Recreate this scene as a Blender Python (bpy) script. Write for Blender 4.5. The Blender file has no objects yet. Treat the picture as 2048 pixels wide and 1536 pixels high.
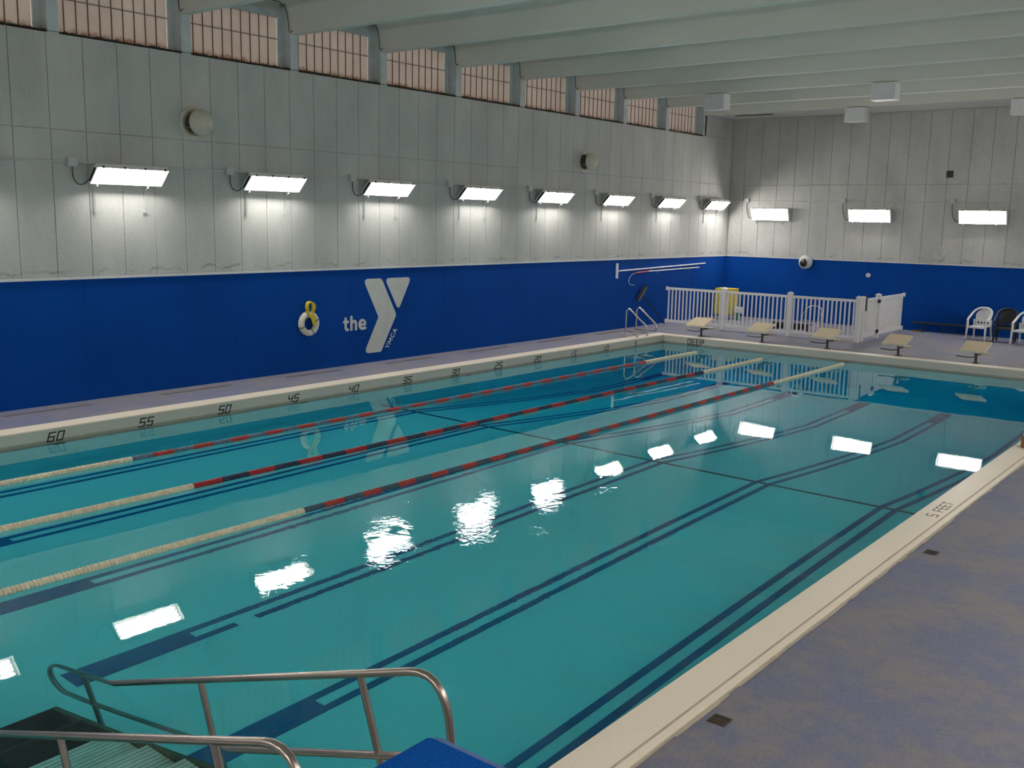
import bpy, bmesh, math, random
from math import sin, cos, pi, radians, sqrt, atan2
from mathutils import Matrix, Vector
random.seed(7)
sc = bpy.context.scene
COL = sc.collection

# ------------------------------------------------------------------ camera
# world: left wall x=0, deep end of the pool y=0 (camera end y<0), water level z=0, metres
CAM = Vector((16.5577, -25.5557, 3.5138)); YAW, PITCH, ROLL, FPX = .6734, -.1650, .0198, 1986.5
cam = bpy.data.cameras.new('camera'); cam_o = bpy.data.objects.new('camera', cam); COL.objects.link(cam_o)
_f = Vector((-sin(YAW)*cos(PITCH), cos(YAW)*cos(PITCH), sin(PITCH)))
_r = _f.cross(Vector((0, 0, 1))).normalized(); _u = _r.cross(_f)
_r2 = _r*cos(ROLL)+_u*sin(ROLL); _u2 = -_r*sin(ROLL)+_u*cos(ROLL)
_m = Matrix((_r2, _u2, -_f)).transposed().to_4x4(); _m.translation = CAM
cam_o.matrix_world = _m
cam.sensor_width = 36; cam.lens = 36*FPX/2048; cam.clip_end = 200
sc.camera = cam_o

# ------------------------------------------------------------------ world (evening sky behind the frosted windows)
wd = bpy.data.worlds.new('world'); sc.world = wd; wd.use_nodes = True
bgn = wd.node_tree.nodes['Background']
bgn.inputs[0].default_value = (1.0, .86, .74, 1); bgn.inputs[1].default_value = 1.1

# ------------------------------------------------------------------ exposure
vs = sc.view_settings
vs.view_transform = 'Standard'; vs.look = 'None'; vs.gamma = 1; vs.use_curve_mapping = False
vs.exposure = .38
sc.cycles.use_light_tree = False   # many equal lamps: plain light sampling is quicker here
LAMP = 46.0            # emission of the fluorescent tubes

# ------------------------------------------------------------------ key dimensions
XP, W = 1.833, 11.454          # pool left edge, width
XR = XP+W                      # pool right edge
YN = -23.62                    # pool near end
ZD = .21                       # deck
D = 7.458                      # far wall
XW = 17.6                      # right wall
YW = -28.4                     # near wall
ZB = 2.345                     # top of the blue band
ZJ = 4.83                      # joint between panel rows
ZS = 6.40                      # window sill
ZC = 7.08                      # underside of the beams
ZT = 7.68                      # ceiling slab
LW = 1.883                     # lane width

# ------------------------------------------------------------------ materials
def N(nt, t, **k):
    n = nt.nodes.new(t)
    for a, b in k.items(): setattr(n, a, b)
    return n
def noise(nt, pos, scale, detail=4, rough=.55, stretch=None):
    n = N(nt, 'ShaderNodeTexNoise'); n.inputs['Scale'].default_value = scale
    n.inputs['Detail'].default_value = detail; n.inputs['Roughness'].default_value = rough
    if stretch:
        m = N(nt, 'ShaderNodeMapping'); m.inputs['Scale'].default_value = stretch
        nt.links.new(pos, m.inputs[0]); pos = m.outputs[0]
    nt.links.new(pos, n.inputs['Vector']); return n.outputs[0]
def ramp(nt, fac, a, b, ca=(0, 0, 0, 1), cb=(1, 1, 1, 1)):
    r = N(nt, 'ShaderNodeValToRGB'); r.color_ramp.elements[0].position = a; r.color_ramp.elements[1].position = b
    r.color_ramp.elements[0].color = ca; r.color_ramp.elements[1].color = cb
    nt.links.new(fac, r.inputs[0]); return r.outputs[0]
def mixc(nt, fac, a, b, mode='MIX'):
    m = N(nt, 'ShaderNodeMix', data_type='RGBA', blend_type=mode)
    for sock, v in ((m.inputs[0], fac), (m.inputs[6], a), (m.inputs[7], b)):
        if hasattr(v, 'links') or hasattr(v, 'is_linked'): nt.links.new(v, sock)
        elif isinstance(v, (int, float)): sock.default_value = v
        else: sock.default_value = (*v[:3], 1)
    return m.outputs[2]
def mth(nt, op, a, b=None, clamp=False):
    m = N(nt, 'ShaderNodeMath', operation=op); m.use_clamp = clamp
    for i, v in enumerate((a, b)):
        if v is None: continue
        if isinstance(v, (int, float)): m.inputs[i].default_value = v
        else: nt.links.new(v, m.inputs[i])
    return m.outputs[0]
def base(name, rough=.5, metal=0, spec=.5):
    m = bpy.data.materials.new(name); m.use_nodes = True; nt = m.node_tree
    b = nt.nodes['Principled BSDF']; b.inputs['Roughness'].default_value = rough
    b.inputs['Metallic'].default_value = metal; b.inputs['Specular IOR Level'].default_value = spec
    g = N(nt, 'ShaderNodeNewGeometry')
    return m, nt, b, g.outputs['Position']
def bump(nt, b, h, strength=.2, dist=.01):
    bp = N(nt, 'ShaderNodeBump'); bp.inputs['Strength'].default_value = strength; bp.inputs['Distance'].default_value = dist
    nt.links.new(h, bp.inputs['Height']); nt.links.new(bp.outputs[0], b.inputs['Normal'])
def mat(name, col, rough=.5, metal=0, var=.12, scale=6, spec=.5, bmp=0, bscale=60):
    m, nt, b, P = base(name, rough, metal, spec)
    n = noise(nt, P, scale)
    c = mixc(nt, ramp(nt, n, .3, .7), [x*(1-var) for x in col], [min(1, x*(1+var)) for x in col])
    nt.links.new(c, b.inputs['Base Color'])
    if bmp: bump(nt, b, noise(nt, P, bscale), bmp)
    return m

def concrete():
    m, nt, b, P = base('concrete_panel', .85)
    big = noise(nt, P, 1.1, 6, .6, (1, 1, .45)); fine = noise(nt, P, 34, 4, .75); streak = noise(nt, P, 3.2, 5, .6, (1, 1, .12))
    c = mixc(nt, ramp(nt, big, .32, .7), (.36, .375, .365), (.53, .54, .52))
    c = mixc(nt, mth(nt, 'MULTIPLY', ramp(nt, streak, .55, .75), .3), c, (.34, .35, .34))
    c = mixc(nt, mth(nt, 'MULTIPLY', ramp(nt, fine, .38, .66), .6), c, (.64, .64, .62))
    # old damp line just above the trim: a wavy dark edge with a shape of its own
    s = N(nt, 'ShaderNodeSeparateXYZ'); nt.links.new(P, s.inputs[0])
    wav = noise(nt, P, 1.6, 6, .7, (1, 1, 0))
    d = mth(nt, 'SUBTRACT', s.outputs[2], mth(nt, 'ADD', mth(nt, 'MULTIPLY', wav, .62), 2.16))
    line = mth(nt, 'SUBTRACT', 1.0, mth(nt, 'MULTIPLY', mth(nt, 'ABSOLUTE', d), 28), True)
    brk = ramp(nt, noise(nt, P, 2.3, 3), .46, .62)
    c = mixc(nt, mth(nt, 'MULTIPLY', mth(nt, 'MULTIPLY', line, brk), .55), c, (.09, .1, .1))
    nt.links.new(c, b.inputs['Base Color']); bump(nt, b, fine, .25, .006)
    return m
def deckmat():
    m, nt, b, P = base('deck_coating', .62)
    a = noise(nt, P, 1.3, 7, .7); f = noise(nt, P, 60, 3, .8); g = noise(nt, P, 5, 5, .7)
    c = mixc(nt, ramp(nt, a, .42, .58), (.135, .148, .25), (.215, .19, .19))
    c = mixc(nt, mth(nt, 'MULTIPLY', ramp(nt, g, .45, .65), .55), c, (.12, .13, .225))
    c = mixc(nt, mth(nt, 'MULTIPLY', ramp(nt, f, .4, .65), .5), c, (.265, .265, .33))
    nt.links.new(c, b.inputs['Base Color']); bump(nt, b, f, .3, .004)
    return m
def tiles(name, c1, c2, grout, size, rough=.3, axis='XY', stain=False):
    m, nt, b, P = base(name, rough)
    s = N(nt, 'ShaderNodeSeparateXYZ'); nt.links.new(P, s.inputs[0])
    cb = N(nt, 'ShaderNodeCombineXYZ')
    ix = {'X': 0, 'Y': 1, 'Z': 2}
    nt.links.new(s.outputs[ix[axis[0]]], cb.inputs[0]); nt.links.new(s.outputs[ix[axis[1]]], cb.inputs[1])
    br = N(nt, 'ShaderNodeTexBrick'); br.offset = 0; br.squash = 1
    nt.links.new(cb.outputs[0], br.inputs['Vector'])
    br.inputs['Color1'].default_value = (*c1, 1); br.inputs['Color2'].default_value = (*c2, 1); br.inputs['Mortar'].default_value = (*grout, 1)
    br.inputs['Scale'].default_value = 1; br.inputs['Mortar Size'].default_value = size*.06
    br.inputs['Brick Width'].default_value = size; br.inputs['Row Height'].default_value = size
    c = br.outputs[0]
    n = noise(nt, P, 1.7, 5)
    c = mixc(nt, mth(nt, 'MULTIPLY', ramp(nt, n, .4, .75), .18), c, grout)
    if stain:   # scum line left by the water on the gutter face
        w = noise(nt, P, 3, 5, .7)
        d = mth(nt, 'SUBTRACT', mth(nt, 'ADD', mth(nt, 'MULTIPLY', w, .05), .03), s.outputs[2])
        c = mixc(nt, mth(nt, 'MULTIPLY', mth(nt, 'MULTIPLY', d, 40, True), .6), c, (.2, .16, .1))
    nt.links.new(c, b.inputs['Base Color'])
    return m
def emis(name, col, s):
    m = bpy.data.materials.new(name); m.use_nodes = True; nt = m.node_tree; nt.nodes.clear()
    o = N(nt, 'ShaderNodeOutputMaterial'); e = N(nt, 'ShaderNodeEmission')
    e.inputs[0].default_value = (*col, 1); e.inputs[1].default_value = s
    nt.links.new(e.outputs[0], o.inputs[0]); return m
RIP = (9.25, -17.2, 0)
def water_mat():
    m = bpy.data.materials.new('pool_water'); m.use_nodes = True; nt = m.node_tree; nt.nodes.clear()
    o = N(nt, 'ShaderNodeOutputMaterial'); g = N(nt, 'ShaderNodeBsdfGlass')
    g.inputs['IOR'].default_value = 1.333; g.inputs['Roughness'].default_value = 0
    g.inputs['Color'].default_value = (.97, 1, 1, 1)
    P = N(nt, 'ShaderNodeNewGeometry').outputs['Position']
    n1 = noise(nt, P, 11, 3, .55); n2 = noise(nt, P, 1.1, 1, .4)
    # livelier patch of ripples in the middle of the pool
    sp = N(nt, 'ShaderNodeVectorMath', operation='DISTANCE'); nt.links.new(P, sp.inputs[0]); sp.inputs[1].default_value = RIP
    near = mth(nt, 'SUBTRACT', 1.0, mth(nt, 'DIVIDE', sp.outputs['Value'], 3.6), True)
    patch = mth(nt, 'MULTIPLY', near, ramp(nt, noise(nt, P, 1.2, 2), .38, .62))
    amp = mth(nt, 'ADD', mth(nt, 'MULTIPLY', patch, 1.0), .022)
    h = mth(nt, 'ADD', mth(nt, 'MULTIPLY', n1, amp), mth(nt, 'MULTIPLY', n2, .25))
    bp = N(nt, 'ShaderNodeBump'); bp.inputs['Strength'].default_value = 1; bp.inputs['Distance'].default_value = .0042
    nt.links.new(h, bp.inputs['Height']); nt.links.new(bp.outputs[0], g.inputs['Normal'])
    nt.links.new(g.outputs[0], o.inputs[0])
    va = N(nt, 'ShaderNodeVolumeAbsorption'); va.inputs['Color'].default_value = (.0, .93, .985, 1); va.inputs['Density'].default_value = .46
    nt.links.new(va.outputs[0], o.inputs['Volume'])
    return m
def frosted():
    m = bpy.data.materials.new('frosted_glazing'); m.use_nodes = True; nt = m.node_tree; nt.nodes.clear()
    o = N(nt, 'ShaderNodeOutputMaterial'); P = N(nt, 'ShaderNodeNewGeometry').outputs['Position']
    s = N(nt, 'ShaderNodeSeparateXYZ'); nt.links.new(P, s.inputs[0])
    n = noise(nt, P, 1.5, 4); w = noise(nt, P, 9, 5, .7)
    c = mixc(nt, n, (.62, .57, .54), (.78, .74, .70))
    # rust-coloured grime creeping up from the sill
    d = mth(nt, 'SUBTRACT', mth(nt, 'ADD', mth(nt, 'MULTIPLY', w, .34), ZS-.03), s.outputs[2])
    c = mixc(nt, mth(nt, 'MULTIPLY', mth(nt, 'MULTIPLY', d, 9, True), .8), c, (.30, .17, .08))
    df = N(nt, 'ShaderNodeBsdfDiffuse'); tr = N(nt, 'ShaderNodeBsdfTranslucent')
    nt.links.new(c, df.inputs[0]); nt.links.new(c, tr.inputs[0])
    mx = N(nt, 'ShaderNodeMixShader'); mx.inputs[0].default_value = .45
    nt.links.new(df.outputs[0], mx.inputs[1]); nt.links.new(tr.outputs[0], mx.inputs[2]); nt.links.new(mx.outputs[0], o.inputs[0])
    return m
def lensmat():
    m = bpy.data.materials.new('clear_lens'); m.use_nodes = True; nt = m.node_tree; nt.nodes.clear()
    o = N(nt, 'ShaderNodeOutputMaterial'); t = N(nt, 'ShaderNodeBsdfTransparent'); g = N(nt, 'ShaderNodeBsdfDiffuse')
    t.inputs[0].default_value = (.97, .97, .97, 1); g.inputs[0].default_value = (.9, .9, .88, 1)
    mx = N(nt, 'ShaderNodeMixShader'); mx.inputs[0].default_value = .07
    nt.links.new(t.outputs[0], mx.inputs[1]); nt.links.new(g.outputs[0], mx.inputs[2]); nt.links.new(mx.outputs[0], o.inputs[0])
    return m
def blue_paint():
    m, nt, b, P = base('blue_wall_paint', .75, 0, .08)
    a = noise(nt, P, .6, 5); f = noise(nt, P, 70, 2)
    c = mixc(nt, ramp(nt, a, .3, .7), (.001, .050, .28), (.002, .062, .34))
    nt.links.new(c, b.inputs['Base Color']); bump(nt, b, f, .15, .003)
    return m
def ceiling_paint():
    m, nt, b, P = base('ceiling_paint', .8)
    a = noise(nt, P, 1.2, 6, .6, (.4, 1, 1))
    c = mixc(nt, ramp(nt, a, .3, .7), (.66, .665, .605), (.74, .745, .68))
    nt.links.new(c, b.inputs['Base Color']); return m

M = dict(
    concrete=concrete(), deck=deckmat(), blue=blue_paint(), ceil=ceiling_paint(),
    coping=tiles('coping_tile', (.97, .85, .69), (.99, .89, .73), (.82, .70, .56), .026, .35, 'XY'),
    faceY=tiles('gutter_face_tile', (.62, .60, .52), (.68, .65, .57), (.5, .46, .38), .026, .3, 'YZ', True),
    faceX=tiles('gutter_face_tile_end', (.62, .60, .52), (.68, .65, .57), (.5, .46, .38), .026, .3, 'XZ', True),
    basin=tiles('basin_tile', (.62, .90, .92), (.66, .94, .95), (.60, .87, .89), .026, .4, 'XY'),
    line=tiles('navy_lane_tile', (.006, .05, .24), (.009, .065, .30), (.12, .32, .48), .026, .3, 'XY'),
    black_line=tiles('black_line_tile', (.02, .03, .035), (.03, .04, .045), (.1, .15, .16), .026, .3, 'XY'),
    water=water_mat(), frost=frosted(), lens=lensmat(),
    tube=emis('lamp_tube_glow', (1.0, .95, .885), LAMP),
    white=mat('white_plastic', (.72, .73, .74), .4, 0, .05), pvc=mat('white_vinyl', (.76, .76, .76), .3, 0, .04),
    lamp_white=mat('lamp_enamel', (.8, .79, .76), .5, 0, .03),
    lamp_tray=mat('lamp_tray_grey', (.32, .32, .31), .6, 0, .03), greywhite=mat('grey_white_paint', (.52, .54, .53), .6, 0, .06), trim=mat('trim_paint', (.62, .64, .66), .5, 0, .06),
    frame=mat('window_frame_paint', (.52, .58, .59), .6, 0, .1, 4), mullion=mat('brown_mullion', (.13, .07, .045), .7),
    steel=mat('brushed_steel', (.42, .37, .33), .3, 1, .12, 3), chrome=mat('polished_steel', (.62, .6, .57), .16, 1, .05),
    black=mat('black_plastic', (.012, .012, .014), .45), darkm=mat('dark_metal', (.045, .048, .05), .5, .5),
    ink=mat('black_number_tile', (.025, .025, .03), .4), cable=mat('grey_cable', (.06, .065, .07), .6),
    cream=mat('cream_gritty_plastic', (.66, .55, .38), .8, 0, .08, 20, .3, .2), cream_edge=mat('cream_edge', (.72, .68, .55), .5),
    yellow=mat('yellow_paint', (.58, .47, .045), .5), rope_yellow=mat('yellow_rope', (.68, .52, .015), .7, 0, .2, 40),
    red=mat('red_float', (.42, .018, .022), .45, 0, .15, 30), red2=mat('faded_red_float', (.47, .045, .035), .5, 0, .2, 30),
    navy=mat('navy_float', (.012, .03, .085), .45, 0, .2, 30), slate=mat('slate_blue_float', (.055, .10, .15), .5, 0, .25, 30), greyblue=mat('grey_blue_float', (.12, .18, .26), .5, 0, .3, 30),
    floatc=mat('cream_float', (.86, .77, .56), .55, 0, .16, 16),
    logo=mat('pale_grey_paint', (.58, .61, .59), .6, 0, .06, 3), brown=mat('brown_wood', (.25, .11, .025), .6, 0, .2, 12),
    grate=mat('drain_grate', (.19, .17, .16), .7, .2, .2, 30), brass=mat('worn_drain_metal', (.13, .11, .08), .55, .6, .4, 40),
    vent=mat('beige_vent_paint', (.56, .53, .44), .35, 0, .08, 8), rust=mat('dark_rust', (.07, .05, .035), .8, 0, .5, 18),
    mat_blue=mat('blue_foam', (.004, .085, .38), .95, 0, .25, 60, .05, .6, 90), mat_rim=mat('lit_blue_rim', (.10, .17, .40), .9),
    tread=mat('ribbed_tread', (.82, .84, .74), .6), tread_gap=mat('pale_tread_gap', (.30, .34, .30), .6), tread_black=mat('black_tread', (.008, .009, .011), .7), stringer=mat('stair_stringer', (.10, .12, .07), .5, .2),
    broom=mat('broom_bristle', (.20, .18, .13), .9, 0, .3, 60), grey=mat('grey_cap', (.22, .22, .22), .5), green=mat('green_valve', (.02, .16, .09), .5),
    ringw=mat('ring_foam', (.68, .65, .56), .6), band=mat('grey_band', (.24, .25, .25), .7), groove=mat('sealant_groove', (.50, .43, .34), .8))

# ------------------------------------------------------------------ mesh helpers
class MB:
    def __init__(s): s.v = []; s.f = []; s.sm = []
    def add(s, vs, fs, smooth=False):
        o = len(s.v); s.v += [tuple(v) for v in vs]; s.f += [tuple(i+o for i in f) for f in fs]; s.sm += [smooth]*len(fs); return s
    def box(s, x0, x1, y0, y1, z0, z1, M4=None):
        vs = [Vector((x, y, z)) for z in (z0, z1) for y in (y0, y1) for x in (x0, x1)]
        if M4 is not None: vs = [M4 @ v for v in vs]
        return s.add(vs, [(0, 2, 3, 1), (4, 5, 7, 6), (0, 1, 5, 4), (2, 6, 7, 3), (0, 4, 6, 2), (1, 3, 7, 5)])
    def bbox(s, x0, x1, y0, y1, z0, z1, b):       # box with chamfered edges
        bm = bmesh.new(); bmesh.ops.create_cube(bm, size=1)
        for v in bm.verts: v.co = Vector(((x0+x1)/2+v.co.x*(x1-x0), (y0+y1)/2+v.co.y*(y1-y0), (z0+z1)/2+v.co.z*(z1-z0)))
        bmesh.ops.bevel(bm, geom=bm.edges[:], offset=b, segments=2, affect='EDGES', profile=.5)
        bm.verts.index_update(); s.add([v.co.copy() for v in bm.verts], [[v.index for v in f.verts] for f in bm.faces]); bm.free(); return s
    def tube(s, pts, r, n=8, cap=True, closed=False):
        pts = [Vector(p) for p in pts]; rings = []; L = len(pts); up = None
        rr = r if isinstance(r, (list, tuple)) else [r]*L
        for i, p in enumerate(pts):
            if closed: t = pts[(i+1) % L]-pts[i-1]
            else: t = (pts[min(i+1, L-1)]-pts[max(i-1, 0)])
            t.normalize()
            if up is None:
                up = Vector((0, 0, 1)) if abs(t.z) < .9 else Vector((1, 0, 0))
            a = t.cross(up).normalized(); b = a.cross(t).normalized(); up = b
            rings.append([p+a*rr[i]*cos(2*pi*k/n)+b*rr[i]*sin(2*pi*k/n) for k in range(n)])
        vs = [v for q in rings for v in q]; fs = []
        for i in range(L if closed else L-1):
            j = (i+1) % L
            for k in range(n):
                fs.append((i*n+k, i*n+(k+1) % n, j*n+(k+1) % n, j*n+k))
        s.add(vs, fs, True)
        if cap and not closed:
            s.add(rings[0], [tuple(range(n))]); s.add(rings[-1], [tuple(reversed(range(n)))])
        return s
    def lathe(s, prof, n=20, axis='Z', at=(0, 0, 0), smooth=True):   # prof: (radius, height)
        at = Vector(at); vs = []; fs = []; L = len(prof)
        for r, h in prof:
            for k in range(n):
                a = 2*pi*k/n; c, d = r*cos(a), r*sin(a)
                vs.append(at+(Vector((c, d, h)) if axis == 'Z' else Vector((h, c, d)) if axis == 'X' else Vector((d, h, c))))
        for i in range(L-1):
            for k in range(n): fs.append((i*n+k, i*n+(k+1) % n, (i+1)*n+(k+1) % n, (i+1)*n+k))
        s.add(vs, fs, smooth)
        if prof[0][0] > 1e-4: s.add(vs[:n], [tuple(reversed(range(n)))])
        if prof[-1][0] > 1e-4: s.add(vs[-n:], [tuple(range(n))])
        return s
    def prism(s, poly, a, b, plane='YZ'):          # polygon extruded along the third axis from a to b
        def P(u, v, w): return (w, u, v) if plane == 'YZ' else (u, w, v) if plane == 'XZ' else (u, v, w)
        n = len(poly); vs = [P(u, v, a) for u, v in poly]+[P(u, v, b) for u, v in poly]
        fs = [tuple(range(n)), tuple(reversed(range(n, 2*n)))]+[(i, (i+1) % n, n+(i+1) % n, n+i) for i in range(n)]
        return s.add(vs, fs)
    def mesh(s, name, m, loc=(0, 0, 0)):
        me = bpy.data.meshes.new(name); l = Vector(loc)
        me.from_pydata([Vector(v)-l for v in s.v], [], s.f)
        me.polygons.foreach_set('use_smooth', s.sm); me.materials.append(M[m] if isinstance(m, str) else m)
        bm = bmesh.new(); bm.from_mesh(me); bmesh.ops.recalc_face_normals(bm, faces=bm.faces[:]); bm.to_mesh(me); bm.free()
        me.update(); return me
    def build(s, name, m, parent=None, label=None, world=True):
        # world=True: vertices are world coordinates; they are rebased onto the parent's origin
        l = Vector((0, 0, 0)); q = parent
        while q is not None and world: l += q.location; q = q.parent
        me = s.mesh(name, m, l); o = bpy.data.objects.new(name, me); COL.objects.link(o); o.parent = parent
        if label: o['label'] = label
        return o
def link_mesh(name, me, parent=None, loc=(0, 0, 0)):
    o = bpy.data.objects.new(name, me); COL.objects.link(o); o.parent = parent; o.location = loc; return o
def thing(name, label, cat, loc=(0, 0, 0), rz=0, group=None):
    o = bpy.data.objects.new(name, None); COL.objects.link(o); o.location = loc; o.rotation_euler = (0, 0, rz); o.empty_display_size = .1
    return tag(o, label, cat, group)
def tag(o, label, cat, group=None):
    o['label'] = label; o['category'] = cat
    if group: o['group'] = group
    return o
def struct(o): o['kind'] = 'structure'; return o
def dup(root, loc, rz=0, label=None, group=None):
    r = root.copy(); COL.objects.link(r); r.location = loc; r.rotation_euler = (0, 0, rz)
    if label: r['label'] = label
    if group: r['group'] = group
    for ch in list(root.children):
        c = ch.copy(); COL.objects.link(c); c.parent = r
        for g in list(ch.children):
            d = g.copy(); COL.objects.link(d); d.parent = c
    return r
def arc(cx, cy, r, a0, a1, n=8): return [(cx+r*cos(radians(a0+(a1-a0)*i/n)), cy+r*sin(radians(a0+(a1-a0)*i/n))) for i in range(n+1)]
def rounded(poly, rad, n=5):
    out = []; L = len(poly)
    for i in range(L):
        p = Vector(poly[i]); a = Vector(poly[i-1])-p; b = Vector(poly[(i+1) % L])-p
        r = rad[i] if isinstance(rad, (list, tuple)) else rad
        if r <= 0: out.append(tuple(p)); continue
        la, lb = a.length, b.length; a.normalize(); b.normalize()
        ang = a.angle(b); t = min(r/math.tan(ang/2), la*.48, lb*.48)
        p0, p1 = p+a*t, p+b*t
        for k in range(n+1):
            u = k/n; out.append(tuple(p0*(1-u)**2+p*2*u*(1-u)+p1*u*u))
    return out
def text_mb(txt, size, depth, place, bold=0, space=1.0):
    # lettering as a mesh: place(u, v, w) maps letter space (u along, v up, w out) to the world
    cu = bpy.data.curves.new('t', 'FONT'); cu.body = txt; cu.size = size; cu.extrude = depth/2; cu.offset = bold; cu.align_x = 'CENTER'; cu.align_y = 'CENTER'; cu.resolution_u = 3
    cu.space_character = space
    o = bpy.data.objects.new('t', cu); COL.objects.link(o); dg = bpy.context.evaluated_depsgraph_get()
    me = bpy.data.meshes.new_from_object(o.evaluated_get(dg))
    mb = MB(); mb.add([place(v.co.x, v.co.y, v.co.z+depth/2) for v in me.vertices], [tuple(p.vertices) for p in me.polygons])
    bpy.data.objects.remove(o); bpy.data.curves.remove(cu); bpy.data.meshes.remove(me); return mb

# ================================================================== SETTING
# ---- floor (deck) around the pool
fl = MB()
fl.box(0, XP-.40, YW, D, -.3, ZD); fl.box(XR+.37, XW, YW, D, -.3, ZD)
fl.box(XP-.40, XR+.37, .40, D, -.3, ZD); fl.box(XP-.40, XR+.37, YW, YN-.40, -.3, ZD)
floor = struct(fl.build('floor', 'deck'))
# long drain slots along the left wall and two square floor drains on the right
for k in range(7):
    y0 = -18.42+2.845*k
    g = MB().box(.34, .46, y0, y0+1.5, ZD, ZD+.004)
    for q in range(25): g.box(.352, .448, y0+.02+q*.06, y0+.05+q*.06, ZD+.004, ZD+.009)
    g.build('drain_slot', 'grate', floor, 'long grey slotted drain set in the deck')
for (x, y) in ((13.80, -19.79), (13.84, -15.18)):
    g = MB().box(x-.065, x+.065, y-.065, y+.065, ZD, ZD+.005)
    dr = g.build('floor_drain', 'brass', floor, 'small square worn metal floor drain')
    h = MB()
    for q in range(6): h.box(x-.055, x+.055, y-.056+q*.02, y-.046+q*.02, ZD+.005, ZD+.010)
    h.build('grille', 'rust', dr)

# ---- coping and gutter
cp = MB()
cp.box(XP-.40, XP, YN-.40, .40, -.15, ZD+.012); cp.box(XR, XR+.37, YN-.40, .40, -.15, ZD+.012)
cp.box(XP, XR, 0, .40, -.15, ZD+.012); cp.box(XP, XR, YN-.40, YN, -.15, ZD+.012)
coping = struct(cp.build('pool_coping', 'coping'))
MB().box(XP, XP+.004, YN, 0, -.12, ZD-.005).build('gutter_face', 'faceY', coping)
MB().box(XR-.004, XR, YN, 0, -.12, ZD-.005).build('gutter_face', 'faceY', coping)
MB().box(XP, XR, -.004, 0, -.12, ZD-.005).build('gutter_face', 'faceX', coping)
gv = MB(); yy = YN
while yy < .3:        # uneven sealant joint between coping and deck
    l = random.uniform(.12, .4); gv.box(XR+.365+random.uniform(-.006, .01), XR+.385+random.uniform(0, .022), yy, yy+l, ZD-.01, ZD+.006); yy += l
gv.build('sealant_joint', 'groove', coping)
MB().box(XR+.285, XR+.305, YN, .3, ZD+.012, ZD+.0135).build('coping_groove', 'groove', coping)
# distance numbers on the left gutter face, every five feet from the deep end: straight tile strokes
SEG = dict(a=((0, 2), (1, 2)), b=((1, 2), (1, 1)), c=((1, 1), (1, 0)), d=((0, 0), (1, 0)), e=((0, 1), (0, 0)), f=((0, 2), (0, 1)), g=((0, 1), (1, 1)), t=((.5, 2), (.5, 0)))
GL = {'0': 'abcdef', '1': 't', '2': 'abged', '3': 'abgcd', '4': 'fgbc', '5': 'afgcd', '6': 'afgedc', 'D': 'abcdef', 'E': 'afged', 'P': 'abfge', 'F': 'afge', 'T': 'at', ' ': ''}
def strokes(txt, cw, chh, gap, sw, depth, place):
    mb = MB(); tot = len(txt)*cw+(len(txt)-1)*gap
    for i, c in enumerate(txt):
        for g_ in GL[c]:
            (u0, v0), (u1, v1) = SEG[g_]; x0, x1 = -tot/2+i*(cw+gap)+min(u0, u1)*cw, -tot/2+i*(cw+gap)+max(u0, u1)*cw
            y0, y1 = min(v0, v1)*chh/2, max(v0, v1)*chh/2; h_ = sw/2
            P = [(x0-h_*(x0 == x1), y0-h_*(y0 == y1)), (x1+h_*(x0 == x1), y0-h_*(y0 == y1)), (x1+h_*(x0 == x1), y1+h_*(y0 == y1)), (x0-h_*(x0 == x1), y1+h_*(y0 == y1))]
            if y0 == y1: P = [(P[0][0]-h_, P[0][1]), (P[1][0]+h_, P[1][1]), (P[2][0]+h_, P[2][1]), (P[3][0]-h_, P[3][1])]
            mb.add([place(u, v, w) for w in (0, depth) for u, v in P], [(0, 1, 2, 3), (7, 6, 5, 4), (0, 4, 5, 1), (1, 5, 6, 2), (2, 6, 7, 3), (3, 7, 4, 0)])
    return mb
for k in range(1, 14):
    y = -k*5*.3048
    strokes(str(5*k), .09, .130, .052, .021, .005, lambda u, v, w, y=y: (XP+.004+w, y+u+v*.35-.02, .022+v)).build('distance_number', 'ink', coping, 'black tile number on the gutter face')
strokes('DEEP', .09, .155, .05, .021, .005, lambda u, v, w: (2.92+u, -.004-w, .02+v)).build('depth_lettering', 'ink', coping, 'black tile letters on the deep end gutter face')
strokes('5 FEET', .085, .115, .045, .013, .002, lambda u, v, w: (13.515-v, -13.5+u, ZD+.012+w)).build('depth_lettering', 'ink', coping, 'small black tile letters on the coping')

# ---- pool basin (floor profile drops to the deep end)
PROF = [(YN, -1.35), (-20, -1.42), (-17, -1.49), (-14, -1.56), (-11.43, -1.66), (-8.3, -2.75), (-6.3, -3.42), (-4.9, -3.85), (-2.5, -4.05), (0, -4.05)]
def fz(y):
    for (a, za), (b, zb) in zip(PROF, PROF[1:]):
        if a <= y <= b: return za+(zb-za)*(y-a)/(b-a)
    return PROF[0][1] if y < YN else PROF[-1][1]
pb = MB()
def quad(mb, a, b, c, d): mb.add([a, b, c, d], [(0, 1, 2, 3)])
for (a, za), (b, zb) in zip(PROF, PROF[1:]):
    quad(pb, (XP, a, za), (XR, a, za), (XR, b, zb), (XP, b, zb))
    quad(pb, (XP, a, za), (XP, b, zb), (XP, b, -.12), (XP, a, -.12)); quad(pb, (XR, a, za), (XR, b, zb), (XR, b, -.12), (XR, a, -.12))
quad(pb, (XP, 0, -4.05), (XR, 0, -4.05), (XR, 0, -.12), (XP, 0, -.12)); quad(pb, (XP, YN, -1.35), (XR, YN, -1.35), (XR, YN, -.12), (XP, YN, -.12))
basin = struct(pb.build('pool_basin', 'basin'))
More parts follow.
